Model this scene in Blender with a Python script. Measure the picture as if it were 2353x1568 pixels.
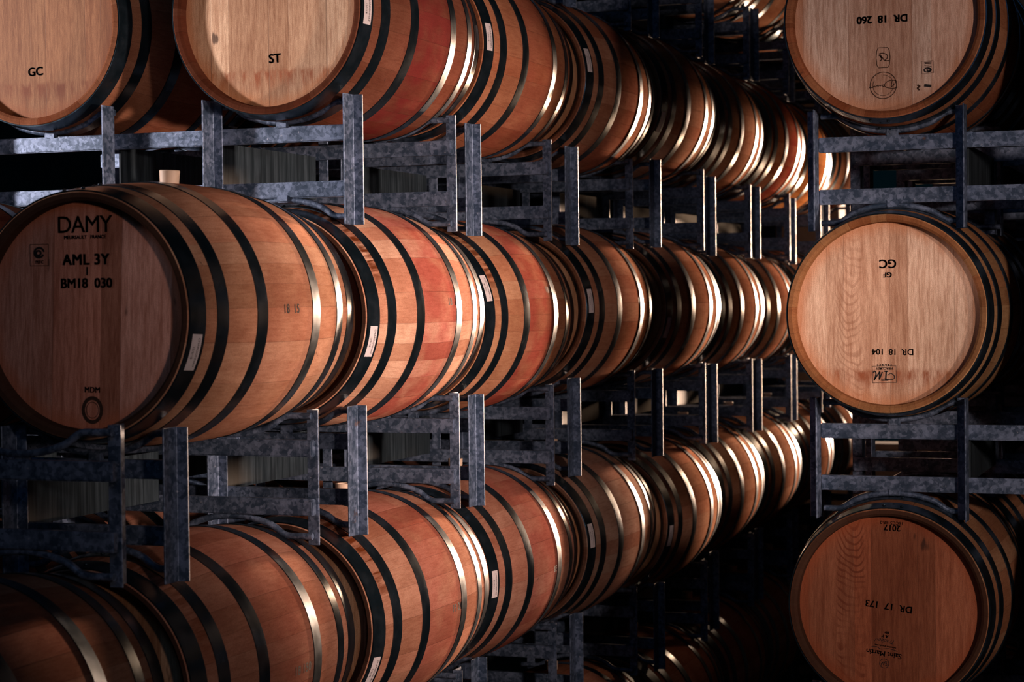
import bpy, bmesh, math, random
from mathutils import Matrix, Vector

for o in list(bpy.data.objects):
    bpy.data.objects.remove(o)
scene = bpy.context.scene
COL = scene.collection
FLOOR_TO_EYE = 2.549          # everything is laid out from the eye; the floor ends up at z = 0

# ------------------------------------------------------------------ camera
YAW, PITCH, ROLL = 0.35128, -0.02187, -0.01136
F = Vector((-math.sin(YAW)*math.cos(PITCH), math.cos(YAW)*math.cos(PITCH), math.sin(PITCH)))
R0 = Vector((math.cos(YAW), math.sin(YAW), 0.0))
U0 = R0.cross(F)
cr, sr = math.cos(ROLL), math.sin(ROLL)
RR, UU = cr*R0 + sr*U0, cr*U0 - sr*R0
cam_data = bpy.data.cameras.new('camera')
cam = bpy.data.objects.new('camera', cam_data)
COL.objects.link(cam)
B_ = -F
cam.matrix_world = Matrix(((RR.x, UU.x, B_.x, 0), (RR.y, UU.y, B_.y, 0), (RR.z, UU.z, B_.z, FLOOR_TO_EYE), (0, 0, 0, 1)))
cam_data.sensor_width = 36
cam_data.lens = 36*4563.6/2353
cam_data.clip_start = 0.05
cam_data.clip_end = 100
cam_data.dof.use_dof = True
cam_data.dof.focus_distance = 6.2
cam_data.dof.aperture_fstop = 5.0
scene.camera = cam

# ------------------------------------------------------------------ world, lamps, exposure
scene.view_settings.view_transform = 'Standard'
scene.view_settings.look = 'None'
scene.view_settings.exposure = 0.12
scene.view_settings.gamma = 1.0
scene.view_settings.use_curve_mapping = False
world = bpy.data.worlds.new('world')
scene.world = world
world.use_nodes = True
bg = world.node_tree.nodes['Background']
bg.inputs[0].default_value = (0.08, 0.50, 0.72, 1)
bg.inputs[1].default_value = 0.006

def aim(o, target):
    d = Vector(target) - o.location
    o.rotation_euler = d.to_track_quat('-Z', 'Y').to_euler()

def lamp(name, kind, loc, target, power, color, **kw):
    ld = bpy.data.lights.new(name, kind)
    ld.energy = power
    ld.color = color
    for k, v in kw.items():
        setattr(ld, k, v)
    o = bpy.data.objects.new(name, ld)
    COL.objects.link(o)
    o.location = (loc[0], loc[1], loc[2] + FLOOR_TO_EYE)
    aim(o, (target[0], target[1], target[2] + FLOOR_TO_EYE))
    return o

# low evening sun entering through the far window and raking down the aisle
sun_data = bpy.data.lights.new('low_sun', 'SUN')
sun_data.energy = 27.0
sun_data.color = (1.0, 0.66, 0.46)
sun_data.angle = math.radians(2.0)
sun = bpy.data.objects.new('low_sun', sun_data)
COL.objects.link(sun)
sun.rotation_euler = Vector((-0.056, -1.0, -0.018)).to_track_quat('-Z', 'Y').to_euler()
# added spot at the aisle end, unseen; brightens the farthest barrels
lamp('aisle_end_light', 'SPOT', (-1.62, 13.6, 0.0), (-2.1, 11.4, 0.42), 300, (1.0, 0.62, 0.38),
     spot_size=math.radians(66), spot_blend=0.6, shadow_soft_size=0.12)
# warm key spot, source unseen, to the right of the near racks
lamp('right_key_light', 'SPOT', (1.75, 4.2, 0.0), (-2.3, 5.75, -0.06), 1080, (1.0, 0.71, 0.58),
     spot_size=math.radians(40), spot_blend=1.0, shadow_soft_size=0.12)
# pale spot from the left for the upper heads, source unseen
lamp('left_spot_light', 'SPOT', (-6.0, 3.9, 1.05), (-2.3, 5.9, 0.6), 820, (1.0, 0.86, 0.84),
     spot_size=math.radians(52), spot_blend=0.8, shadow_soft_size=0.14)
# warm front fill added to the right of the eye, to lift the heads
lamp('front_fill_light', 'SPOT', (2.4, 0.8, 0.7), (-0.8, 6.1, 0.1), 640, (1.0, 0.74, 0.63),
     spot_size=math.radians(62), spot_blend=1.0, shadow_soft_size=0.18)
# dim blue fill panel added over the front of the stacks
lamp('front_blue_fill', 'AREA', (-0.8, 0.6, 2.3), (-1.8, 6.0, 0.0), 8, (0.26, 0.55, 1.0),
     shape='RECTANGLE', size=2.2, size_y=1.2)

# ------------------------------------------------------------------ helpers
MATS = {}

def link(o, parent=None):
    COL.objects.link(o)
    if parent is not None:
        o.parent = parent
    return o

def mesh_from(name, verts, faces, mat, smooth=False):
    me = bpy.data.meshes.new(name)
    me.from_pydata([tuple(v) for v in verts], [], faces)
    me.materials.append(mat)
    if smooth:
        me.polygons.foreach_set('use_smooth', [True]*len(me.polygons))
    me.update()
    return me

def bm_mesh(name, bm, mat, smooth_angle=None):
    bmesh.ops.recalc_face_normals(bm, faces=bm.faces)
    me = bpy.data.meshes.new(name)
    bm.to_mesh(me)
    bm.free()
    me.materials.append(mat)
    if smooth_angle is not None:
        me.polygons.foreach_set('use_smooth', [True]*len(me.polygons))
        me.set_sharp_from_angle(angle=math.radians(smooth_angle))
    return me

def obj(name, me, parent=None, loc=(0, 0, 0)):
    o = bpy.data.objects.new(name, me)
    o.location = loc
    return link(o, parent)

def add_box(bm, x0, x1, y0, y1, z0, z1):
    vs = [bm.verts.new(p) for p in ((x0, y0, z0), (x1, y0, z0), (x1, y1, z0), (x0, y1, z0),
                                    (x0, y0, z1), (x1, y0, z1), (x1, y1, z1), (x0, y1, z1))]
    for f in ((0, 3, 2, 1), (4, 5, 6, 7), (0, 1, 5, 4), (1, 2, 6, 5), (2, 3, 7, 6), (3, 0, 4, 7)):
        bm.faces.new([vs[i] for i in f])

def add_prism(bm, pts, z0, z1):
    a = [bm.verts.new((x, y, z0)) for x, y in pts]
    b = [bm.verts.new((x, y, z1)) for x, y in pts]
    n = len(pts)
    bm.faces.new(a[::-1])
    bm.faces.new(b)
    for i in range(n):
        bm.faces.new((a[i], a[(i+1) % n], b[(i+1) % n], b[i]))

def add_tube(bm, path, r, seg=10):
    rings = []
    n = len(path)
    for i, p in enumerate(path):
        p = Vector(p)
        t = (Vector(path[min(i+1, n-1)]) - Vector(path[max(i-1, 0)])).normalized()
        a = Vector((0, 1, 0))
        b = t.cross(a).normalized()
        rings.append([bm.verts.new(p + r*(math.cos(2*math.pi*k/seg)*a + math.sin(2*math.pi*k/seg)*b)) for k in range(seg)])
    for i in range(n-1):
        for k in range(seg):
            bm.faces.new((rings[i][k], rings[i][(k+1) % seg], rings[i+1][(k+1) % seg], rings[i+1][k]))
    bm.faces.new(rings[0])
    bm.faces.new(rings[-1][::-1])

def add_ring(bm, prof, seg=96):
    """closed profile of (radius, y) swept round the Y axis"""
    cols = []
    for k in range(seg):
        a = 2*math.pi*k/seg
        cols.append([bm.verts.new((r*math.cos(a), y, r*math.sin(a))) for r, y in prof])
    n = len(prof)
    for k in range(seg):
        c, d = cols[k], cols[(k+1) % seg]
        for i in range(n):
            j = (i+1) % n
            bm.faces.new((c[i], c[j], d[j], d[i]))

# ------------------------------------------------------------------ materials
class NT:
    def __init__(self, name):
        self.m = bpy.data.materials.new(name)
        self.m.use_nodes = True
        self.t = self.m.node_tree
        self.b = self.t.nodes['Principled BSDF']
    def n(self, kind, **kw):
        nd = self.t.nodes.new(kind)
        for k, v in kw.items():
            setattr(nd, k, v)
        return nd
    def l(self, a, b):
        self.t.links.new(a, b)
    def put(self, sock, v):
        if hasattr(v, 'is_output') or hasattr(v, 'links'):
            self.l(v, sock)
        else:
            sock.default_value = v
    def math(self, op, a, b=0.0, c=None):
        nd = self.n('ShaderNodeMath', operation=op)
        self.put(nd.inputs[0], a)
        self.put(nd.inputs[1], b)
        if c is not None:
            self.put(nd.inputs[2], c)
        return nd.outputs[0]
    def mix(self, fac, a, b, mode='MIX'):
        nd = self.n('ShaderNodeMix', data_type='RGBA', blend_type=mode)
        self.put(nd.inputs['Factor'], fac)
        for s, v in ((nd.inputs[6], a), (nd.inputs[7], b)):
            if isinstance(v, tuple):
                s.default_value = (v[0], v[1], v[2], 1)
            else:
                self.l(v, s)
        return nd.outputs[2]
    def coord(self, scale=(1, 1, 1), which='Object'):
        tc = self.n('ShaderNodeTexCoord')
        mp = self.n('ShaderNodeMapping')
        mp.inputs['Scale'].default_value = scale
        self.l(tc.outputs[which], mp.inputs['Vector'])
        return mp.outputs[0]
    def noise(self, vec, scale, detail=4, rough=0.55, w=None, dist=0.0):
        nd = self.n('ShaderNodeTexNoise')
        if w is not None:
            nd.noise_dimensions = '4D'
            self.put(nd.inputs['W'], w)
        self.l(vec, nd.inputs['Vector'])
        nd.inputs['Scale'].default_value = scale
        nd.inputs['Detail'].default_value = detail
        nd.inputs['Roughness'].default_value = rough
        nd.inputs['Distortion'].default_value = dist
        return nd.outputs['Fac']
    def ramp(self, v, lo, hi, a=0.0, b=1.0):
        nd = self.n('ShaderNodeMapRange')
        nd.interpolation_type = 'SMOOTHSTEP'
        self.l(v, nd.inputs[0])
        for i, x in enumerate((lo, hi, a, b)):
            nd.inputs[i+1].default_value = x
        return nd.outputs[0]
    def white(self, v):
        nd = self.n('ShaderNodeTexWhiteNoise', noise_dimensions='1D')
        self.l(v, nd.inputs['W'])
        return nd.outputs['Value']
    def bump(self, h, strength, dist=0.002):
        nd = self.n('ShaderNodeBump')
        nd.inputs['Strength'].default_value = strength
        nd.inputs['Distance'].default_value = dist
        self.l(h, nd.inputs['Height'])
        self.l(nd.outputs[0], self.b.inputs['Normal'])
    def attr(self, name):
        nd = self.n('ShaderNodeAttribute', attribute_type='OBJECT', attribute_name=name)
        return nd.outputs['Fac']

def vec_comb(M, x, y, z):
    c = M.n('ShaderNodeCombineXYZ')
    for i, v in enumerate((x, y, z)):
        M.put(c.inputs[i], v)
    return c.outputs[0]

def mat_staves():
    M = NT('oak_staves')
    tc = M.n('ShaderNodeTexCoord')
    sp = M.n('ShaderNodeSeparateXYZ')
    M.l(tc.outputs['Object'], sp.inputs[0])
    x, y, z = sp.outputs
    info = M.n('ShaderNodeObjectInfo')
    seed = M.attr('seed')
    ang = M.math('ARCTAN2', z, x)
    # uneven stave widths: warp the angle a little before cutting it up
    wob = M.math('SINE', M.math('MULTIPLY_ADD', ang, 5.0, seed))
    a2 = M.math('ADD', M.math('MULTIPLY', ang, 28/(2*math.pi)), M.math('MULTIPLY', wob, 0.35))
    sid = M.math('FLOOR', a2)
    fr = M.math('FRACT', a2)
    rnd = M.white(M.math('ADD', sid, M.math('MULTIPLY', seed, 7.31)))
    rnd2 = M.white(M.math('ADD', sid, M.math('MULTIPLY', seed, 3.17)))
    v = vec_comb(M, M.math('MULTIPLY', ang, 9.0), M.math('MULTIPLY', y, 3.0), rnd)
    grain = M.noise(v, 6.0, 6, 0.65)
    blot = M.noise(vec_comb(M, M.math('MULTIPLY', ang, 1.2), M.math('MULTIPLY', y, 2.4), rnd), 3.2, 3, 0.5, w=seed)
    fine = M.noise(tc.outputs['Object'], 420.0, 2, 0.6)
    col = M.mix(rnd, M.mix(1.0, info.outputs['Color'], (0.66, 0.54, 0.48), 'MULTIPLY'), info.outputs['Color'])
    col = M.mix(M.ramp(rnd2, 0.55, 0.95, 0.0, 0.45), col, M.mix(1.0, info.outputs['Color'], (0.92, 0.62, 0.55), 'MULTIPLY'))
    col = M.mix(M.ramp(grain, 0.38, 0.72, 0.0, 0.5), col, M.mix(1.0, col, (0.62, 0.48, 0.42), 'MULTIPLY'))
    patch = M.noise(vec_comb(M, M.math('MULTIPLY', ang, 2.0), M.math('MULTIPLY', y, 3.5), seed), 1.7, 5, 0.62)
    col = M.mix(M.ramp(patch, 0.36, 0.66, 0.55, 0.0), col, M.mix(1.0, col, (0.62, 0.50, 0.46), 'MULTIPLY'))
    # wine soaked belt round the belly, strongest between the bilge hoops
    stain = info.outputs['Alpha']
    ay = M.math('ABSOLUTE', y)
    belt = M.ramp(ay, 0.12, 0.20, 1.0, 0.22)
    near = M.ramp(y, -0.34, -0.1, 0.25, 1.0)
    sm = M.math('MULTIPLY', M.math('MULTIPLY', belt, near), M.math('MULTIPLY', stain, M.ramp(blot, 0.30, 0.60, 0.35, 1.0)))
    col = M.mix(sm, col, M.mix(0.70, (0.20, 0.030, 0.040), M.mix(1.0, col, (0.90, 0.42, 0.46), 'MULTIPLY')))
    # dark handling marks
    spot = M.noise(vec_comb(M, M.math('MULTIPLY', ang, 3.0), M.math('MULTIPLY', y, 6.0), seed), 2.6, 5, 0.7, dist=0.6)
    col = M.mix(M.ramp(spot, 0.66, 0.76, 0.0, 0.75), col, (0.035, 0.02, 0.02))
    # rust weep beside the near head hoop
    rust = M.math('MULTIPLY', M.ramp(y, -0.355, -0.325, 1.0, 0.0), M.ramp(ay, 0.395, 0.42, 1.0, 0.0))
    rust = M.math('MULTIPLY', rust, M.math('MULTIPLY', M.ramp(z, 0.02, 0.16, 0.0, 1.0), M.attr('rust')))
    rust = M.math('MULTIPLY', rust, M.ramp(M.noise(v, 2.0, 3), 0.35, 0.6, 0.1, 1.0))
    col = M.mix(rust, col, (0.12, 0.028, 0.008))
    joint = M.math('MINIMUM', fr, M.math('SUBTRACT', 1.0, fr))
    col = M.mix(M.ramp(joint, 0.0, 0.016, 0.35, 0.0), col, (0.04, 0.018, 0.012))
    # weathered end grain of the rim, darkened partly to paint in shade there
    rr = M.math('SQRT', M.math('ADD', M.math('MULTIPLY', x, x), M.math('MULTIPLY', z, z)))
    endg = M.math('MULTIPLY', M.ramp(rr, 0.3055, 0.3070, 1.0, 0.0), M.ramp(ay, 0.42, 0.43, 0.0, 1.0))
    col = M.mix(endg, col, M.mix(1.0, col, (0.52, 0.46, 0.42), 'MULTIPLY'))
    col = M.mix(M.math('MULTIPLY', M.math('MULTIPLY', endg, M.attr('chime_shade')), 0.85), col, (0.03, 0.018, 0.015))  # further rim shade painted in by mixing toward black
    col = M.mix(M.ramp(fine, 0.35, 0.65, 0.28, 0.0), col, (0.03, 0.015, 0.01))
    M.l(col, M.b.inputs['Base Color'])
    M.b.inputs['Roughness'].default_value = 0.8
    M.b.inputs['Specular IOR Level'].default_value = 0.0
    M.bump(M.math('ADD', M.math('MULTIPLY', grain, 0.5), M.ramp(joint, 0.0, 0.02, 0.0, 1.0)), 0.35, 0.0012)
    return M.m

def mat_head():
    M = NT('oak_head')
    tc = M.n('ShaderNodeTexCoord')
    sp = M.n('ShaderNodeSeparateXYZ')
    M.l(tc.outputs['Object'], sp.inputs[0])
    x, y, z = sp.outputs
    info = M.n('ShaderNodeObjectInfo')
    seed = M.attr('seed')
    flame = M.attr('flame')
    stain = M.attr('stain')
    xs = M.math('ADD', M.math('MULTIPLY', x, 10.2), M.math('MULTIPLY', M.math('SINE', M.math('MULTIPLY_ADD', x, 31.0, seed)), 0.30))
    xs = M.math('ADD', xs, M.math('FRACT', M.math('MULTIPLY', seed, 0.37)))
    pid = M.math('FLOOR', xs)
    fr = M.math('FRACT', xs)
    rnd = M.white(M.math('ADD', pid, M.math('MULTIPLY', seed, 5.3)))
    rnd2 = M.white(M.math('ADD', pid, M.math('MULTIPLY', seed, 9.7)))
    g1 = M.noise(vec_comb(M, M.math('MULTIPLY', x, 26.0), rnd, M.math('MULTIPLY', z, 2.0)), 3.5, 5, 0.65, w=rnd)
    g2 = M.noise(vec_comb(M, M.math('MULTIPLY', x, 150.0), rnd, M.math('MULTIPLY', z, 11.0)), 3.0, 3, 0.6)
    fine = M.noise(tc.outputs['Object'], 480.0, 2, 0.6)
    C = info.outputs['Color']
    col = M.mix(rnd, M.mix(1.0, C, (0.52, 0.41, 0.34), 'MULTIPLY'), C)
    col = M.mix(M.ramp(rnd2, 0.6, 1.0, 0.0, 0.5), col, M.mix(1.0, C, (0.95, 0.70, 0.58), 'MULTIPLY'))
    col = M.mix(M.ramp(g1, 0.38, 0.66, 0.0, 0.75), col, M.mix(1.0, col, (0.58, 0.45, 0.38), 'MULTIPLY'))
    col = M.mix(M.ramp(g2, 0.42, 0.62, 0.0, 0.42), col, M.mix(1.0, col, (0.5, 0.38, 0.32), 'MULTIPLY'))
    # medullary fleck figure on one plank
    wv = M.n('ShaderNodeTexWave', wave_type='BANDS', bands_direction='Z')
    arch = M.math('MULTIPLY', M.math('POWER', M.math('ABSOLUTE', M.math('ADD', x, 0.105)), 2.0), 16.0)
    wob2 = M.noise(vec_comb(M, M.math('MULTIPLY', x, 6.0), seed, M.math('MULTIPLY', z, 3.0)), 1.6, 2, 0.5)
    M.l(vec_comb(M, 0.0, 0.0, M.math('ADD', M.math('SUBTRACT', z, arch), M.math('MULTIPLY', wob2, 0.16))), wv.inputs['Vector'])
    wv.inputs['Scale'].default_value = 12.0
    wv.inputs['Distortion'].default_value = 1.2
    wv.inputs['Detail'].default_value = 2.0
    wv.inputs['Detail Scale'].default_value = 3.0
    fz = M.math('MULTIPLY', M.ramp(x, -0.175, -0.155, 0.0, 1.0), M.ramp(x, -0.085, -0.07, 1.0, 0.0))
    fm = M.math('MULTIPLY', M.math('MULTIPLY', fz, flame), M.math('MULTIPLY', M.ramp(wv.outputs['Fac'], 0.62, 0.90, 0.0, 0.8), M.ramp(wob2, 0.35, 0.6, 0.2, 1.0)))
    col = M.mix(fm, col, M.mix(1.0, C, (0.32, 0.18, 0.13), 'MULTIPLY'))
    # tide mark where wine has soaked up from the croze
    wn = M.noise(vec_comb(M, M.math('MULTIPLY', x, 14.0), seed, M.math('MULTIPLY', z, 2.5)), 2.2, 4, 0.7)
    zz = M.math('ADD', z, M.math('MULTIPLY', M.math('SUBTRACT', wn, 0.5), 0.075))
    tide = M.math('MULTIPLY', M.ramp(zz, -0.245, -0.185, 0.0, 1.0), M.ramp(zz, -0.180, -0.165, 1.0, 0.0))
    tide = M.math('MULTIPLY', tide, M.ramp(wn, 0.42, 0.62, 0.1, 1.0))
    col = M.mix(M.math('MULTIPLY', tide, stain), col, M.mix(1.0, C, (0.36, 0.16, 0.10), 'MULTIPLY'))
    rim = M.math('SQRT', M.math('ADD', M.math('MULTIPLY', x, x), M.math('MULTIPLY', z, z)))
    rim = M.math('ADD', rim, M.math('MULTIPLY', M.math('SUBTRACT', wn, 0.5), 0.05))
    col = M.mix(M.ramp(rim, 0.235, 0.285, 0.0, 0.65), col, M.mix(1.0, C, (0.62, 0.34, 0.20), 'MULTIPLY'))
    knot = M.noise(vec_comb(M, M.math('MULTIPLY', x, 7.0), seed, M.math('MULTIPLY', z, 2.6)), 3.1, 2, 0.4)
    col = M.mix(M.ramp(knot, 0.74, 0.79, 0.0, 0.8), col, (0.03, 0.012, 0.008))
    joint = M.math('MINIMUM', fr, M.math('SUBTRACT', 1.0, fr))
    col = M.mix(M.ramp(joint, 0.0, 0.016, 0.45, 0.0), col, (0.05, 0.022, 0.014))
    col = M.mix(M.ramp(fine, 0.35, 0.65, 0.3, 0.0), col, (0.03, 0.015, 0.01))
    M.l(col, M.b.inputs['Base Color'])
    M.b.inputs['Roughness'].default_value = 0.66
    M.b.inputs['Specular IOR Level'].default_value = 0.2
    M.bump(M.math('ADD', M.math('MULTIPLY', g2, 0.4), M.ramp(joint, 0.0, 0.015, 0.0, 1.0)), 0.3, 0.001)
    return M.m

def mat_hoop():
    M = NT('hoop_steel')
    v = M.coord((1, 1, 1))
    n1 = M.noise(v, 9.0, 5, 0.6)
    n2 = M.noise(v, 160.0, 3, 0.6)
    col = M.mix(M.ramp(n1, 0.4, 0.65), (0.026, 0.050, 0.070), (0.060, 0.092, 0.125))
    col = M.mix(M.ramp(n2, 0.62, 0.72, 0.0, 0.5), col, (0.16, 0.10, 0.07))
    M.l(col, M.b.inputs['Base Color'])
    M.b.inputs['Metallic'].default_value = 0.85
    M.l(M.ramp(n1, 0.3, 0.7, 0.20, 0.29), M.b.inputs['Roughness'])
    M.bump(n2, 0.12, 0.0006)
    return M.m

def mat_galv():
    M = NT('galvanised_steel')
    tc = M.n('ShaderNodeTexCoord')
    geo = M.n('ShaderNodeNewGeometry')
    vo = M.n('ShaderNodeTexVoronoi')
    M.l(geo.outputs['Position'], vo.inputs['Vector'])
    vo.inputs['Scale'].default_value = 95.0
    n1 = M.noise(geo.outputs['Position'], 20.0, 5, 0.7)
    n2 = M.noise(geo.outputs['Position'], 75.0, 4, 0.7)
    n3 = M.noise(geo.outputs['Position'], 6.0, 5, 0.75)
    sepc = M.n('ShaderNodeSeparateColor')
    M.l(vo.outputs['Color'], sepc.inputs[0])
    f = M.math('ADD', M.math('MULTIPLY', sepc.outputs[0], 0.25), M.math('MULTIPLY', n1, 0.85))
    col = M.mix(M.ramp(f, 0.38, 0.80), (0.038, 0.064, 0.110), (0.185, 0.240, 0.360))
    col = M.mix(M.ramp(n2, 0.64, 0.74, 0.0, 0.7), col, (0.52, 0.54, 0.62))
    col = M.mix(M.ramp(n3, 0.66, 0.74, 0.0, 0.8), col, (0.17, 0.075, 0.025))
    M.l(col, M.b.inputs['Base Color'])
    M.b.inputs['Metallic'].default_value = 0.45
    M.l(M.ramp(n1, 0.3, 0.7, 0.40, 0.6), M.b.inputs['Roughness'])
    M.bump(M.math('ADD', n2, n1), 0.15, 0.001)
    return M.m

def mat_plain(name, col, rough=0.6, metal=0.0, var=0.2, scale=30.0):
    M = NT(name)
    v = M.coord()
    n = M.noise(v, scale, 4, 0.6)
    dark = tuple(c*(1-var) for c in col)
    M.l(M.mix(M.ramp(n, 0.35, 0.65), dark, tuple(col)), M.b.inputs['Base Color'])
    M.b.inputs['Roughness'].default_value = rough
    M.b.inputs['Metallic'].default_value = metal
    M.b.inputs['Specular IOR Level'].default_value = 0.3
    return M.m

STAVE = mat_staves()
HEAD = mat_head()
HOOP = mat_hoop()
GALV = mat_galv()
INK = mat_plain('stencil_ink', (0.012, 0.011, 0.013), 0.8, 0, 0.3, 200)
BRAND = mat_plain('burnt_brand', (0.055, 0.026, 0.016), 0.9, 0, 0.5, 160)
PAPER = mat_plain('paper', (0.62, 0.56, 0.58), 0.7, 0, 0.08, 60)
BUNG = mat_plain('silicone', (0.66, 0.50, 0.38), 0.5, 0, 0.1, 20)
def mat_plate():
    M = NT('weathered_plate')
    geo = M.n('ShaderNodeNewGeometry')
    mp = M.n('ShaderNodeMapping')
    mp.inputs['Scale'].default_value = (60, 60, 2.5)
    M.l(geo.outputs['Position'], mp.inputs['Vector'])
    n1 = M.noise(mp.outputs[0], 1.0, 5, 0.7)
    n2 = M.noise(geo.outputs['Position'], 7.0, 4, 0.6)
    col = M.mix(M.ramp(n1, 0.38, 0.68), (0.007, 0.013, 0.018), (0.036, 0.052, 0.066))
    col = M.mix(M.ramp(n2, 0.45, 0.7, 0.0, 0.7), col, (0.008, 0.012, 0.016))
    M.l(col, M.b.inputs['Base Color'])
    M.b.inputs['Roughness'].default_value = 0.7
    M.b.inputs['Specular IOR Level'].default_value = 0.2
    return M.m

PLATE = mat_plate()
CONC = mat_plain('concrete', (0.16, 0.17, 0.18), 0.75, 0, 0.35, 5)
WALLM = mat_plain('wall_sheet', (0.10, 0.11, 0.12), 0.8, 0, 0.3, 3)

# ------------------------------------------------------------------ measured layout (metres, eye at the origin)
R, RE, LEN = 0.351, 0.3105, 0.9497
HL = LEN/2
Y0, S, DR = 4.3548, 1.01137, 0.73907
XR = -2.42419
ZT, ZB, ZP = 0.58619, 0.20124, 0.9167
H = ZT - ZB
BAY = 0.405                      # bay centre from rack centre
HALF = 0.2336                    # post corner from bay centre
BODY_Y = 0.390
REST = 0.6520                    # barrel centre above the foot of the rack that carries it
DX = {-1: -0.0524, 0: -0.0291, 1: -0.0081, 2: -0.0220, 3: 0.0017, 4: 0.0451, 5: 0.0347, 6: 0.0257, 7: 0.0041, 8: 0.0}
DY = {-1: -0.0134, 0: -0.0071, 1: 0.0122, 2: 0.0099, 3: -0.0043, 4: 0.0106, 5: 0.0087, 6: -0.0032, 7: -0.0136, 8: 0.0}
DZ = {(1, 3): .0115, (1, 4): .0106, (1, 5): .0028, (1, 6): .0211,
      (0, 1): .0200, (0, 2): .0120, (0, 3): .0003, (0, 4): .0113, (0, 5): -.0094, (0, 6): -.0098, (0, 7): -.0257,
      (-1, -1): .0404, (-1, 0): .0185, (-1, 1): .0160, (-1, 2): -.0012, (-1, 3): .0141, (-1, 4): .0118, (-1, 5): -.0018, (-1, 6): -.0110, (-1, 7): -.0179,
      (-2, 0): .0056, (-2, 1): .0074, (-2, 2): .0059, (-2, 3): .0072, (-2, 4): -.0132}
BX = {(-1, -1): -.0035, (0, -1): .0042, (0, 0): .0138, (1, -1): .0070, (1, 0): .0017, (1, 1): -.0066, (2, -1): .0030, (2, 0): -.0008, (2, 1): .0055,
      (3, -1): .0090, (3, 0): .0131, (3, 1): .0190, (4, -1): -.0025, (4, 0): .0007, (4, 1): -.0123, (5, -1): -.0134, (5, 0): -.0067, (5, 1): .0017,
      (6, -1): -.0145, (6, 0): -.0347, (6, 1): .0165}
LX = XR - 0.0346 - HALF - BAY    # centre line of the left racks
RX = -1.30055 + 0.0350 + HALF + BAY
RY = 6.33197

# ------------------------------------------------------------------ rack
def rad(y):
    t = y/HL
    return R - (R-RE)*t*t

def build_rack_meshes():
    T = 0.005
    me = {}
    def post(sx, sy):
        # L section: one flange across the frame, one flange pointing out of it
        bm = bmesh.new()
        pts = [(0, 0), (sx*0.035, 0), (sx*0.035, sy*T), (sx*T, sy*T), (sx*T, sy*0.068), (0, sy*0.068)]
        add_prism(bm, pts, 0, H)
        bmesh.ops.bevel(bm, geom=[e for e in bm.edges], offset=0.0011, segments=1, affect='EDGES')
        return bm_mesh('post', bm, GALV)
    for sx in (-1, 1):
        for sy in (-1, 1):
            me['post', sx, sy] = post(sx, sy)
    w = BAY + HALF + 0.035
    for k, (z0, z1) in {'upper': (0.252, 0.300), 'lower': (0.085, 0.133)}.items():
        for s in (-1, 1):
            ww = w - (0.033 if s < 0 else 0.008)
            bm = bmesh.new()
            add_box(bm, -ww, ww, 0, 0.026, z0, z1)
            bmesh.ops.bevel(bm, geom=list(bm.edges), offset=0.003, segments=2, affect='EDGES')
            me['rail', k, s] = bm_mesh('rail', bm, GALV, 40)
    r = rad(-BODY_Y) + 0.0045
    def rod(top, ext=0.0):
        bm = bmesh.new()
        path = []
        for i in range(-24, 25):
            x = i/24*(HALF-0.006)
            c = REST - math.sqrt((r+0.0095)**2 - x*x)
            flat = 0.368
            k = min(1, max(0, (abs(x)-0.125)/0.07))
            k = k*k*(3-2*k)
            z = min(c, 9)*(1-k) + flat*k
            path.append((x, 0, z if top else H - z + 0.009))
        if ext:
            path = [(path[0][0]-ext, 0, path[0][2])] + path + [(path[-1][0]+ext, 0, path[-1][2])]
        add_tube(bm, path, 0.0095, 12)
        return bm_mesh('cradle_rod', bm, GALV, 60)
    for sy, ext in ((-1, 0.0), (1, 0.026)):
        me['rod', 1, sy] = rod(True, ext)
        me['rod', 0, sy] = rod(False, ext)
    bm = bmesh.new()
    add_box(bm, -0.003, 0.003, 0.030, DR-0.030, 0.118, 0.262)
    me['plate'] = bm_mesh('fork_plate', bm, PLATE)
    bm = bmesh.new()
    add_box(bm, -0.020, 0.020, -0.003, 0.014, -0.013, 0.013)
    bmesh.ops.bevel(bm, geom=list(bm.edges), offset=0.004, segments=2, affect='EDGES')
    me['weld'] = bm_mesh('saddle_bracket', bm, GALV, 40)
    return me

RM = build_rack_meshes()

def make_rack():
    t = bpy.data.objects.new('barrel_rack', None)
    link(t)
    for fy, sy in ((0, -1), (DR, 1)):
        for cx, sx in ((-BAY-HALF, -1), (-BAY+HALF, -1), (BAY-HALF, 1), (BAY+HALF, 1)):
            obj('post', RM['post', sx, sy], t, (cx, fy, 0))
        ry = 0.0005 if sy < 0 else DR - 0.0265
        obj('rail', RM['rail', 'upper', sy], t, (0, ry, 0))
        obj('rail', RM['rail', 'lower', sy], t, (0, ry, 0))
        for bx in (-BAY, BAY):
            yy = fy + (0.012 if sy < 0 else -0.012)
            obj('cradle_rod', RM['rod', 1, sy], t, (bx, yy, 0))
            obj('cradle_rod', RM['rod', 0, sy], t, (bx, yy, 0))
            for zz in (0.306, H-0.300):
                obj('saddle_bracket', RM['weld'], t, (bx, fy + (0.0 if sy < 0 else -0.008), zz))
    for px in (BAY-HALF+0.001, -BAY+HALF-0.001):
        obj('fork_plate', RM['plate'], t, (px, 0, 0))
    return t

def copy_tree(o, parent=None):
    c = o.copy()
    COL.objects.link(c)
    c.parent = parent
    for ch in o.children:
        copy_tree(ch, c)
    return c

def up(z):
    return z + FLOOR_TO_EYE

# ------------------------------------------------------------------ barrel
def ring_band(y0, y1, th, lip=0.0):
    n = 6
    out = [(rad(y0+(y1-y0)*i/n)+th, y0+(y1-y0)*i/n) for i in range(n+1)]
    inn = [(r-th-0.0006, y) for r, y in out][::-1]
    return out + inn

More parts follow.
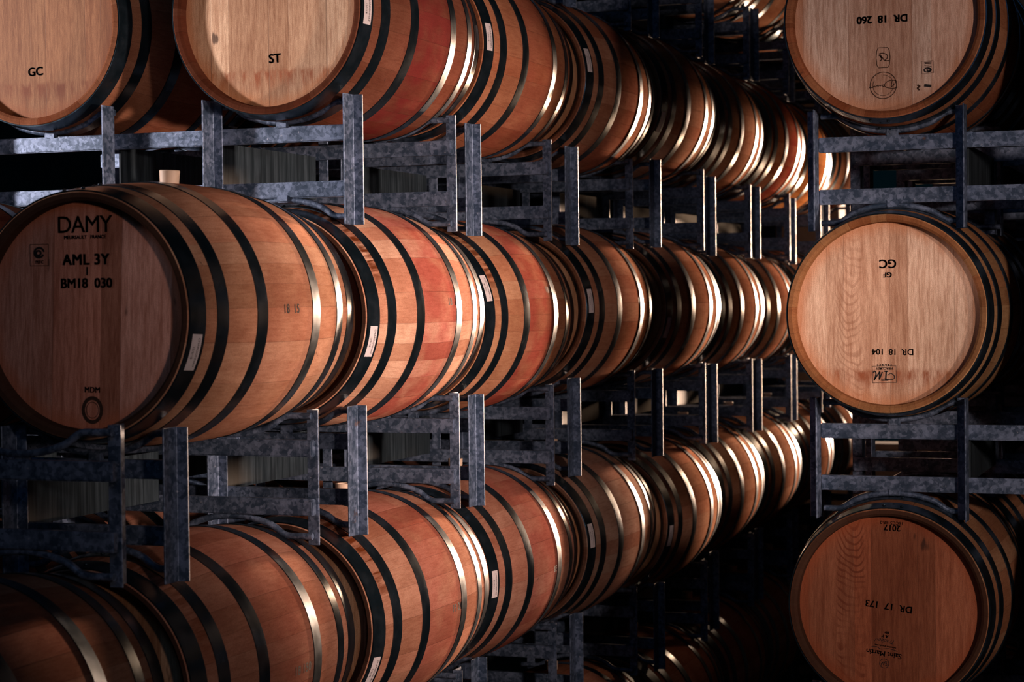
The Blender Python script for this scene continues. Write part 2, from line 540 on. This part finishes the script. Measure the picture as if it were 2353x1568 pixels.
def build_barrel_meshes():
    me = {}
    bm = bmesh.new()
    outer = [(rad(HL*t), HL*t) for t in [i/16-1 for i in range(33)]]
    outer[0] = (outer[0][0]-0.002, outer[0][1])
    outer[-1] = (outer[-1][0]-0.002, outer[-1][1])
    rec = 0.036
    def lipside(s):
        return [(RE-0.004, s*(HL+0.002)), (RE-0.016, s*(HL+0.001)), (RE-0.024, s*(HL-0.006)), (RE-0.026, s*(HL-rec-0.002)), (RE-0.034, s*(HL-rec-0.006))]
    prof = outer + lipside(1) + lipside(-1)[::-1]
    add_ring(bm, prof, 112)
    me['staves'] = bm_mesh('staves', bm, STAVE, 35)
    bm = bmesh.new()
    bmesh.ops.create_circle(bm, cap_ends=True, segments=96, radius=RE-0.0255)
    bmesh.ops.rotate(bm, verts=bm.verts, cent=(0, 0, 0), matrix=Matrix.Rotation(math.radians(90), 3, 'X'))
    ext = bmesh.ops.extrude_face_region(bm, geom=list(bm.faces))
    bmesh.ops.translate(bm, verts=[v for v in ext['geom'] if isinstance(v, bmesh.types.BMVert)], vec=(0, 0.022, 0))
    me['head'] = bm_mesh('head', bm, HEAD, 40)
    for k, (a, b) in {'head_hoop': (0.868, 0.998), 'quarter_hoop': (0.668, 0.768), 'bilge_hoop': (0.280, 0.386)}.items():
        for s in (-1, 1):
            bm = bmesh.new()
            y0, y1 = sorted((s*a*HL, s*b*HL))
            add_ring(bm, ring_band(y0, y1, 0.0028), 112)
            me[k, s] = bm_mesh(k, bm, HOOP, 35)
    bm = bmesh.new()
    prof = [(0.024, -0.02), (0.027, 0.03), (0.0275, 0.036), (0.026, 0.038), (0.020, 0.038), (0.018, 0.034), (0.0005, 0.034), (0.0005, -0.02)]
    cols = []
    for k in range(32):
        a = 2*math.pi*k/32
        cols.append([bm.verts.new((r*math.cos(a), r*math.sin(a), y)) for r, y in prof])
    for k in range(32):
        c, d = cols[k], cols[(k+1) % 32]
        for i in range(len(prof)):
            j = (i+1) % len(prof)
            bm.faces.new((c[i], c[j], d[j], d[i]))
    bmesh.ops.remove_doubles(bm, verts=bm.verts, dist=0.0002)
    me['bung'] = bm_mesh('bung', bm, BUNG, 40)
    bm = bmesh.new()
    bmesh.ops.create_uvsphere(bm, u_segments=12, v_segments=8, radius=0.0055)
    bmesh.ops.scale(bm, verts=bm.verts, vec=(1, 1, 0.6))
    me['rivet'] = bm_mesh('rivet', bm, HOOP, 60)
    return me

BM_ = build_barrel_meshes()

def text_mesh(s, size, spacing=1.0, offset=0.0, shear=0.0):
    """flat lettering in the XY plane, centred, as plain triangles"""
    cu = bpy.data.curves.new('lettering', 'FONT')
    cu.body = s
    cu.size = size
    cu.align_x = 'CENTER'
    cu.align_y = 'CENTER'
    cu.space_character = spacing
    cu.shear = shear
    cu.resolution_u = 4
    tmp = bpy.data.objects.new('lettering', cu)
    COL.objects.link(tmp)
    dg = bpy.context.evaluated_depsgraph_get()
    dg.update()
    m = bpy.data.meshes.new_from_object(tmp.evaluated_get(dg))
    vs = [v.co.copy() for v in m.vertices]
    fs = [tuple(p.vertices) for p in m.polygons]
    bpy.data.objects.remove(tmp)
    bpy.data.curves.remove(cu)
    bpy.data.meshes.remove(m)
    if offset:                      # heavier strokes: the same outline laid down four times, a hair apart
        base, nb, fb = list(vs), len(vs), list(fs)
        vs, fs = [], []
        for i, (dx, dy) in enumerate(((-1, -0.6), (1, -0.6), (-1, 0.6), (1, 0.6))):
            vs += [v + Vector((dx*offset, dy*offset, 0.00004*i)) for v in base]
            fs += [tuple(k + i*nb for k in f) for f in fb]
    return vs, fs

def strokes(lines, w):
    """ribbons along 2D polylines"""
    vs, fs = [], []
    w = w*1.35
    for ln in lines:
        base = len(vs)
        n = len(ln)
        closed = (abs(ln[0][0]-ln[-1][0]) + abs(ln[0][1]-ln[-1][1])) < 1e-6
        for i, p in enumerate(ln):
            a = ln[i-1] if i > 0 else (ln[-2] if closed else ln[0])
            b = ln[i+1] if i < n-1 else (ln[1] if closed else ln[-1])
            dx, dy = b[0]-a[0], b[1]-a[1]
            q = math.hypot(dx, dy) or 1
            nx, ny = -dy/q*w/2, dx/q*w/2
            vs += [Vector((p[0]+nx, p[1]+ny, 0)), Vector((p[0]-nx, p[1]-ny, 0))]
        for i in range(n-1):
            k = base+2*i
            fs.append((k, k+1, k+3, k+2))
    return vs, fs

def circle(cx, cy, rx, ry=None, a0=0, a1=360, n=40):
    ry = ry or rx
    return [(cx+rx*math.cos(math.radians(a0+(a1-a0)*i/n)), cy+ry*math.sin(math.radians(a0+(a1-a0)*i/n))) for i in range(n+1)]

def spline(pts, n=8):
    out = []
    P = [pts[0]] + list(pts) + [pts[-1]]
    for i in range(1, len(P)-2):
        for k in range(n):
            t = k/n
            q = []
            for d in (0, 1):
                a, b, c, e = P[i-1][d], P[i][d], P[i+1][d], P[i+2][d]
                q.append(0.5*((2*b)+(-a+c)*t+(2*a-5*b+4*c-e)*t*t+(-a+3*b-3*c+e)*t**3))
            out.append(tuple(q))
    out.append(tuple(pts[-1]))
    return out

def on_head(name, vf, cx, cz, ang, mat, parent, flip=False):
    """put flat art on the front head (local x right, z up), turned by ang degrees"""
    vs, fs = vf
    c, s = math.cos(math.radians(ang)), math.sin(math.radians(ang))
    out = []
    yy = -0.0008
    for v in vs:
        x, z = v.x*c - v.y*s, v.x*s + v.y*c
        out.append((cx+x, yy, cz+z))
    me = mesh_from(name, out, fs, mat)
    return obj(name, me, parent)

def on_side(name, vf, y0, phi, turn, mat, parent, lift=0.0012):
    """wrap flat art round the staves; phi degrees above the aisle-side horizontal; turn in quarter turns"""
    vs, fs = vf
    out = []
    for v in vs:
        u, w = v.x, v.y
        for _ in range(turn % 4):
            u, w = -w, u
        y = y0 + u
        r = rad(y) + lift
        a = math.radians(phi) + w/rad(y)
        out.append((r*math.cos(a), y, r*math.sin(a)))
    me = mesh_from(name, out, fs, mat)
    return obj(name, me, parent)

def tag_mesh(w, h, n=8):
    vs, fs = [], []
    for j in range(n+1):
        for i in (0, 1):
            vs.append(Vector(((i-0.5)*w, (j/n-0.5)*h, 0)))
    for j in range(n):
        fs.append((2*j, 2*j+1, 2*j+3, 2*j+2))
    return vs, fs

def make_barrel():
    t = bpy.data.objects.new('wine_barrel', None)
    link(t)
    obj('staves', BM_['staves'], t)
    obj('head', BM_['head'], t, (0, -HL+0.036, 0))
    h = obj('head', BM_['head'], t, (0, HL-0.036-0.022, 0))
    for k in ('head_hoop', 'quarter_hoop', 'bilge_hoop'):
        for s in (-1, 1):
            obj(k, BM_[k, s], t)
    return t

PROTO = make_barrel()
RNG = random.Random(7)

def place_barrel(x, y, z, label, group=None, color=(0.56, 0.30, 0.17), stain=0.3, head=(0.62, 0.40, 0.25), seed=None,
                 flame=0.0, tide=0.0, rust=0.0, chime_shade=0.0, roll=0.0, rivets=None, bung=False, tag=None, stencil=None):
    t = copy_tree(PROTO)
    t.location = (x, y, up(z))
    t.rotation_euler = (0, math.radians(roll), 0)
    t['label'] = label
    t['category'] = 'barrel'
    if group:
        t['group'] = group
    sd = seed if seed is not None else RNG.uniform(0, 40)
    front = None
    for c in t.children:
        base = c.name.split('.')[0]
        if base == 'staves':
            c.color = (color[0], color[1], color[2], stain)
            c['seed'] = float(sd)
            c['rust'] = float(rust)
            c['chime_shade'] = float(chime_shade)
        elif base == 'head':
            c.color = (head[0], head[1], head[2], 1)
            c['seed'] = float(sd)
            c['flame'] = float(flame)
            c['stain'] = float(tide)
            if c.location.y < 0:
                front = c
    if rivets is not None:
        for hk, yy, offs in (('head_hoop', -0.93*HL, (-5.5, -0.5, 4.5)), ('quarter_hoop', -0.718*HL, (-3.0, 2.0))):
            hoop = [c for c in t.children if c.name.startswith(hk)][0]
            for d in offs:
                a = math.radians(rivets + d)
                r = rad(yy) + 0.003
                rv = obj('rivet', BM_['rivet'], hoop)
                n = Vector((math.cos(a), 0, math.sin(a)))
                rv.location = (r*n.x, yy + (0.012 if d == offs[1] else -0.008), r*n.z)
                rv.rotation_euler = n.to_track_quat('Z', 'Y').to_euler()
    if bung:
        obj('bung', BM_['bung'], t, (0, -0.04 if label.startswith('tan oak') else 0, R-0.004))
    if tag is not None:
        p = on_side('paper_tag', tag_mesh(0.038, 0.092), -0.932*HL, tag[0], 0, PAPER, t, 0.0036)
        a = text_mesh('CHARDONNAY', 0.0105, 1.0)
        b = text_mesh('12/5/18', 0.0105, 1.0)
        dy = 0.008
        k = 1 if tag[1] else 3
        on_side('lettering', a, -0.932*HL+dy, tag[0], k, INK, p, 0.0042)
        on_side('lettering', b, -0.932*HL-dy, tag[0], k, INK, p, 0.0042)
    if stencil:
        on_side('stencil', text_mesh(stencil[0], 0.034, 1.1, 0.0006), stencil[1], stencil[2], 0, INK, t)
    return t, front

# ------------------------------------------------------------------ the building
def structure(name, boxes, mat):
    bm = bmesh.new()
    for b in boxes:
        add_box(bm, *b)
    o = obj(name, bm_mesh(name, bm, mat))
    o['kind'] = 'structure'
    return o

structure('floor', [(-9, 5, -1.5, 18.2, -0.1, 0.0)], CONC)
e = FLOOR_TO_EYE
WX0, WX1, WZ0, WZ1 = -2.75, -1.84, e-1.12, e+1.02      # far window opening, unseen; narrowed to keep sun off the nearest barrels
structure('wall_back', [(-12, WX0, 14.3, 14.5, 0, 7.5), (WX1, 9, 14.3, 14.5, 0, 7.5), (WX0, WX1, 14.3, 14.5, 0, WZ0), (WX0, WX1, 14.3, 14.5, WZ1, 7.5)], WALLM)
structure('window_1', [(WX0, WX0+0.04, 14.28, 14.52, WZ0, WZ1), (WX1-0.04, WX1, 14.28, 14.52, WZ0, WZ1), (WX0+0.04, WX1-0.04, 14.28, 14.52, WZ0, WZ0+0.04), (WX0+0.04, WX1-0.04, 14.28, 14.52, WZ1-0.04, WZ1)], WALLM)

# ------------------------------------------------------------------ racks
ORD = ['nearest', 'second', 'third', 'fourth', 'fifth', 'sixth', 'seventh', 'eighth', 'ninth', 'tenth']
LEVEL = {1: 'carrying the highest row of barrels', 0: 'carrying the upper row of barrels',
         -1: 'carrying the middle row of barrels', -2: 'carrying the lower row of barrels',
         -3: 'standing on the floor'}
GALV_PROTO = make_rack()

def place_rack(x, y, z, label, group):
    t = copy_tree(GALV_PROTO)
    t.location = (x, y, up(z))
    t['label'] = label
    t['category'] = 'rack'
    t['group'] = group
    return t

LEFT_RACKS = {1: range(3, 9), 0: range(1, 9), -1: range(-1, 9), -2: range(-1, 9), -3: range(-1, 9)}
for lv, ns in LEFT_RACKS.items():
    for k, n in enumerate(ns):
        place_rack(LX + DX[n], Y0 + n*S + DY[n], ZB + lv*ZP + (DZ.get((lv, n), 0.0) if lv > -3 else 0.0),
                   'galvanised rack in the left stacks, %s back, %s' % (ORD[k], LEVEL[lv]),
                   'steel racks of the left stacks')
for lv in (0, -1, -2, -3):
    for k in range(5):
        place_rack(RX, RY + k*S, ZB + lv*ZP,
                   'galvanised rack in the right stacks, %s back, %s' % (ORD[k], LEVEL[lv]),
                   'steel racks of the right stacks')

# ------------------------------------------------------------------ barrels of the left stacks, aisle side
ROW = {2: 'highest row', 1: 'upper row', 0: 'middle row', -1: 'lower row', -2: 'floor row'}
def zrest(row, n=None):
    lv = row - 1
    return ZB + lv*ZP + (DZ.get((lv, n), 0.0) if (n is not None and lv > -3) else 0.0) + REST

def left_xyz(row, n):
    return (LX + BAY + DX[n] + BX.get((n, row), 0.0), Y0 + n*S + DY[n] + BODY_Y, zrest(row, n) + {(1, 1): -0.012, (0, 0): 0.012}.get((row, n), 0.0))

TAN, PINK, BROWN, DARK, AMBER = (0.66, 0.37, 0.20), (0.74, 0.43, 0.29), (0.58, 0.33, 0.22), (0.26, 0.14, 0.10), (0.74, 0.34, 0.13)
SPEC = {
    (0, 0): dict(chime_shade=1.0, color=(0.63, 0.38, 0.25), stain=0.22, head=(0.90, 0.47, 0.37), seed=4.6, tag=(-15, 0), rivets=97, stencil=('18  15', 0.0, 3.5), roll=2.0,
                 label='tan oak barrel with pale bung on top and maker stamps on its dim head'),
    (0, 1): dict(chime_shade=0.9, color=(0.80, 0.51, 0.36), stain=0.85, seed=8.1, tag=(-14, 0), rust=1.0, rivets=96, stencil=('18  2', 0.10, 6),
                 label='salmon oak barrel with rust weep, second in the middle row of the left stacks'),
    (0, 2): dict(chime_shade=0.6, color=(0.66, 0.39, 0.24), stain=0.95, seed=12.4, tag=(18, 1), rust=0.9, rivets=96, stencil=('18 089', 0.12, 15),
                 label='red stained oak barrel with white tag, third in the middle row, left stacks'),
    (0, 3): dict(color=BROWN, stain=0.3, seed=5.0, tag=(6, 1), rust=0.3, stencil=('18 26', 0.14, 5)),
    (0, 4): dict(color=BROWN, stain=0.1, tag=(-16, 1)),
    (1, 1): dict(color=(0.21, 0.092, 0.058), stain=1.0, head=(0.86, 0.60, 0.40), seed=17.2, tide=1.0, tag=(-2, 0), roll=0,
                 label='oak barrel with pale bright head lettered ST and dark wine-red sides, upper left'),
    (1, 2): dict(color=(0.50, 0.23, 0.13), stain=0.45, seed=21.0, tag=(4, 0), stencil=('19 2', 0.12, 22),
                 label='orange-brown oak barrel with white tag, second in the upper row, left stacks'),
    (1, 3): dict(color=(0.44, 0.23, 0.15), stain=0.4, seed=2.2, tag=(11, 1), stencil=('18', 0.14, 14)),
    (1, 4): dict(color=BROWN, stain=0.2, tag=(-20, 1)),
    (1, 7): dict(color=AMBER, stain=0.1), (1, 6): dict(color=(0.52, 0.24, 0.14), stain=0.9),
    (-1, -1): dict(color=(0.24, 0.14, 0.10), stain=0.2, seed=4.4,
                   label='dark brown oak barrel at the lower left corner, nearest in the lower row'),
    (-1, 0): dict(chime_shade=0.9, color=(0.44, 0.24, 0.17), stain=0.30, seed=30.2, rust=0.6, rivets=95, stencil=('18 150', 0.06, -3),
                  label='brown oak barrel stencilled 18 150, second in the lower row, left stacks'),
    (-1, 1): dict(chime_shade=0.9, color=(0.52, 0.29, 0.20), stain=0.55, seed=9.6, tag=(-23, 0), rust=1.0, stencil=('19 248', 0.10, -2),
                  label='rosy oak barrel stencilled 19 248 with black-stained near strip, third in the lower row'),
    (-1, 2): dict(chime_shade=0.6, color=(0.48, 0.27, 0.20), stain=0.6, seed=14.9, tag=(-1, 1), rust=0.5, stencil=('18 08', 0.13, -4),
                  label='rosy oak barrel stencilled 18 08 with white tag, fourth in the lower row'),
    (-1, 3): dict(color=(0.40, 0.27, 0.21), stain=0.2, seed=6.1, tag=(8, 1)),
    (-1, 4): dict(color=BROWN, stain=0.1, tag=(-10, 1)),
}
LEFT_BARRELS = {2: range(3, 9), 1: range(1, 9), 0: range(0, 9), -1: range(-1, 9), -2: range(-1, 9)}
FRONTS = {}
for row, ns in LEFT_BARRELS.items():
    for k, n in enumerate(ns):
        sp = dict(SPEC.get((row, n), {}))
        lab = sp.pop('label', 'oak barrel on the aisle side of the left stacks, %s back in the %s' % (ORD[k], ROW[row]))
        sp.setdefault('color', BROWN)
        sp.setdefault('stain', 0.15)
        x, y, z = left_xyz(row, n)
        t, front = place_barrel(x, y, z, lab, 'oak barrels on the aisle side of the left stacks', bung=(row, n) not in ((0, 1), (0, 2)), **sp)
        FRONTS['L', row, n] = (t, front)

# second line of barrels, deeper in the left stacks
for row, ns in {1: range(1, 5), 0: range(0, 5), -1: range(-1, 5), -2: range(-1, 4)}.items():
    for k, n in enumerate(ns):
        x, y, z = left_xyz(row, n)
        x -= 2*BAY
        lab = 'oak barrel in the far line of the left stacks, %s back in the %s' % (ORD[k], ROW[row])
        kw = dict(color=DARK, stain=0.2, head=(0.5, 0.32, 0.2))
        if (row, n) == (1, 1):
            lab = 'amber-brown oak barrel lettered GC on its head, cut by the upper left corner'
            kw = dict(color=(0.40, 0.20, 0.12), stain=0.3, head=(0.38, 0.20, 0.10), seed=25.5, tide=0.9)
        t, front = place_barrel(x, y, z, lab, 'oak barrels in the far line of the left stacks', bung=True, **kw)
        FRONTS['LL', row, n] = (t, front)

# ------------------------------------------------------------------ barrels of the right stacks
RSPEC = {
    (1, 0): dict(color=(0.50, 0.25, 0.14), stain=0.3, head=(0.80, 0.62, 0.52), seed=33.7, rivets=-93, roll=0,
                 label='oak barrel with pale pinkish head and upside down script stamps, upper right'),
    (0, 0): dict(color=(0.55, 0.33, 0.17), stain=0.1, head=(0.86, 0.64, 0.49), seed=11.3, flame=0.5, tide=1.0, roll=0,
                 label='oak barrel with bright tan head lettered GC upside down, middle right beside the aisle'),
    (-1, 0): dict(chime_shade=0.9, color=(0.42, 0.24, 0.14), stain=0.1, head=(0.50, 0.20, 0.11), seed=27.9, flame=1.0, rivets=88,
                  label='oak barrel with red-brown head dated 2017 upside down, lower right'),
}
for row in (1, 0, -1, -2):
    for n in range(5):
        for side in (-1, 1):
            if side == 1 and n > 2:
                continue
            sp = dict(RSPEC.get((row, n), {})) if side == -1 else {}
            line = 'aisle side' if side == -1 else 'far line'
            lab = sp.pop('label', 'oak barrel on the %s of the right stacks, %s back in the %s' % (line, ORD[n], ROW[row]))
            sp.setdefault('color', (0.48, 0.28, 0.17))
            t, front = place_barrel(RX + side*BAY, RY + n*S + 0.333, zrest(row), lab,
                                    'oak barrels of the right stacks', **sp)
            FRONTS['R' if side == -1 else 'RR', row, n] = (t, front)

# ------------------------------------------------------------------ lettering and stamps on the heads
def letters(key, s, size, cx, cz, ang=0, mat=None, name='lettering', **kw):
    on_head(name, text_mesh(s, size, **kw), cx, cz, ang, mat or INK, FRONTS[key][1])

def drawn(key, lines, w, cx, cz, ang=0, mat=None, name='stamp'):
    on_head(name, strokes(lines, w), cx, cz, ang, mat or INK, FRONTS[key][1])

k = ('L', 1, 1)
letters(k, 'ST', 0.038, 0.012, -0.142, 2, offset=0.0011)
k = ('LL', 1, 1)
letters(k, 'GC', 0.038, -0.010, -0.140, 2, offset=0.0011)

k = ('L', 0, 0)
letters(k, 'DAMY', 0.060, -0.010, 0.226, 2, BRAND, spacing=0.92, offset=0.0005)
letters(k, 'MEURSAULT   FRANCE', 0.012, -0.008, 0.196, 2, INK, offset=0.0006)
letters(k, 'AML 3Y', 0.038, -0.004, 0.139, 2, spacing=1.08, offset=0.0016)
letters(k, 'I', 0.030, 0.000, 0.110, 1, BRAND, offset=0.0006)
letters(k, 'BM18  030', 0.034, -0.002, 0.080, 2, offset=0.0013)
letters(k, 'MDM', 0.020, 0.020, -0.186, 1, offset=0.0006)
drawn(k, [circle(0, 0, 0.026, 0.030)], 0.007, 0.021, -0.236, 0, BRAND)
drawn(k, [circle(0, 0, 0.0175, 0.020)], 0.0012, 0.021, -0.236, 0, BRAND)
drawn(k, [[(-0.027, -0.027), (0.027, -0.027), (0.027, 0.027), (-0.027, 0.027), (-0.027, -0.027)]], 0.0015, -0.140, 0.149, 2, BRAND)
drawn(k, [circle(0, 0.006, 0.014, 0.012, 0, 330), circle(-0.002, 0.005, 0.007, 0.006)], 0.004, -0.140, 0.149, 8, INK)
letters(k, 'PEFC', 0.011, -0.139, 0.131, 2, offset=0.0004)

k = ('R', 0, 0)
letters(k, 'GC', 0.038, 0.002, 0.157, 180, offset=0.0009)
letters(k, 'GF', 0.022, 0.001, 0.122, 180, offset=0.0010)
letters(k, 'DR', 0.028, 0.062, -0.119, 180, offset=0.0003)
letters(k, '18', 0.026, 0.016, -0.119, 180, offset=0.0004)
letters(k, '104', 0.026, -0.030, -0.118, 180, BRAND, offset=0.0004)
letters(k, 'FRANCE', 0.009, -0.011, -0.160, 180, spacing=1.55, offset=0.0003)
letters(k, 'MERCUREY', 0.010, -0.011, -0.1715, 180, spacing=1.05, offset=0.0003)
drawn(k, [[(-0.037, -0.026), (0.037, -0.026), (0.037, 0.026), (-0.037, 0.026), (-0.037, -0.026)]], 0.0011, -0.011, -0.190, 181)
# the monogram: a swash T leaning on an M
drawn(k, [spline([(-0.010, 0.000), (-0.020, -0.006), (-0.030, 0.000), (-0.030, 0.010), (-0.018, 0.013), (0.000, 0.010)])], 0.0016, -0.011, -0.193, 180)
drawn(k, [[(-0.012, 0.014), (0.010, 0.014)], [(-0.004, 0.014), (-0.006, -0.014)], [(-0.012, -0.014), (0.000, -0.014)]], 0.0032, -0.011, -0.194, 180)
drawn(k, [[(0.004, -0.012), (0.014, 0.012)], [(0.014, 0.012), (0.012, -0.013)], [(0.012, -0.013), (0.030, 0.014)], spline([(0.030, 0.014), (0.024, -0.004), (0.027, -0.014), (0.033, -0.010)])], 0.0028, -0.013, -0.194, 180)

k = ('R', 1, 0)
letters(k, 'DR  18  260', 0.032, -0.010, 0.002, 180, offset=0.0013)
drawn(k, [[(-0.015, 0.031), (0.015, 0.031), (0.0195, 0.022), (0.0215, 0.0), (0.0195, -0.022), (0.015, -0.031), (-0.015, -0.031), (-0.0195, -0.022), (-0.0215, 0.0), (-0.0195, 0.022), (-0.015, 0.031)]], 0.0016, -0.008, -0.119, 180, BRAND)
drawn(k, [spline([(-0.020, 0.010), (-0.006, 0.009), (0.002, 0.000), (0.012, -0.014)]), spline([(0.012, -0.013), (0.000, -0.014), (-0.012, -0.008), (-0.013, 0.001), (-0.006, 0.008)]),
           spline([(0.004, 0.001), (0.010, -0.006), (0.014, -0.009)]), spline([(0.010, 0.010), (0.004, 0.004), (0.010, -0.006)])], 0.0022, -0.008, -0.119, 180, BRAND)
drawn(k, [circle(0, 0, 0.041)], 0.0018, -0.008, -0.205, 180, BRAND)
drawn(k, [circle(0, 0, 0.032, None, 0, 300)], 0.0010, -0.008, -0.205, 150, BRAND)
drawn(k, [spline([(-0.044, 0.010), (-0.030, 0.013), (-0.010, 0.009), (-0.004, 0.001), (-0.014, -0.010), (-0.032, -0.012), (-0.040, -0.008), (-0.032, 0.002), (-0.026, 0.008)]),
           [(-0.027, -0.010), (-0.025, 0.009)],
           spline([(0.002, 0.000), (-0.003, 0.003), (0.000, 0.006), (0.005, 0.001), (0.009, 0.004), (0.012, 0.001), (0.016, 0.005), (0.019, 0.002), (0.024, 0.006), (0.028, 0.003), (0.034, 0.008), (0.042, 0.006), (0.046, 0.013)])], 0.0017, -0.008, -0.203, 180, BRAND)
drawn(k, [[(-0.018, -0.019), (0.018, -0.019), (0.018, 0.019), (-0.018, 0.019), (-0.018, -0.019)]], 0.0009, 0.129, -0.155, 182, BRAND)
drawn(k, [[(-0.012, -0.015), (0.010, -0.015)], [(-0.011, -0.011), (0.009, -0.011)], [(-0.010, -0.006), (0.010, -0.006)], [(-0.012, -0.001), (0.012, -0.001)]], 0.0018, 0.129, -0.155, 180, BRAND)
drawn(k, [circle(0, 0.009, 0.011, 0.0065), circle(-0.003, 0.009, 0.005, 0.0035)], 0.0026, 0.129, -0.155, 180, INK)
drawn(k, [[(-0.012, 0.001), (0.010, -0.002)]], 0.006, 0.128, -0.213, 180, INK)
drawn(k, [spline([(0.0, 0.006), (0.006, 0.0), (0.0, -0.006), (0.007, -0.010)])], 0.004, 0.104, -0.219, 180, BRAND)

k = ('R', -1, 0)
letters(k, '16CC5168-2', 0.014, 0.008, 0.262, 178, BRAND, offset=0.0002)
letters(k, '2017', 0.026, 0.010, 0.247, 177, offset=0.0006)
letters(k, 'DR  17  173', 0.030, -0.003, 0.000, 173, offset=0.0006)
letters(k, 'M+', 0.011, -0.010, -0.083, 175, offset=0.0004)
letters(k, 'A-Y', 0.013, -0.013, -0.095, 172, offset=0.0004, shear=0.4)
letters(k, 'Tradeed', 0.018, -0.013, -0.110, 173, shear=0.5)
letters(k, 'Selection grands vins', 0.008, -0.014, -0.127, 173, BRAND, offset=0.0002)
drawn(k, [spline([(-0.042, 0.002), (-0.015, -0.003), (0.010, 0.001), (0.024, -0.005), (0.040, -0.004)])], 0.0013, -0.018, -0.136, 176)
letters(k, 'Saint Martin', 0.023, -0.019, -0.150, 173, offset=0.0005)
drawn(k, [circle(0, 0, 0.0145)], 0.0012, -0.018, -0.181, 0)
drawn(k, [spline([(-0.010, 0.004), (-0.004, 0.007), (-0.007, 0.000), (-0.003, -0.006), (-0.009, -0.005)]),
           [(0.000, -0.006), (0.003, 0.006), (0.004, -0.004), (0.010, 0.007)], spline([(-0.003, 0.0), (0.001, -0.004), (0.006, -0.002), (0.010, 0.002)])], 0.0014, -0.018, -0.181, 180)

# prototypes are no longer needed
for p in (PROTO, GALV_PROTO):
    for c in list(p.children):
        bpy.data.objects.remove(c)
    bpy.data.objects.remove(p)
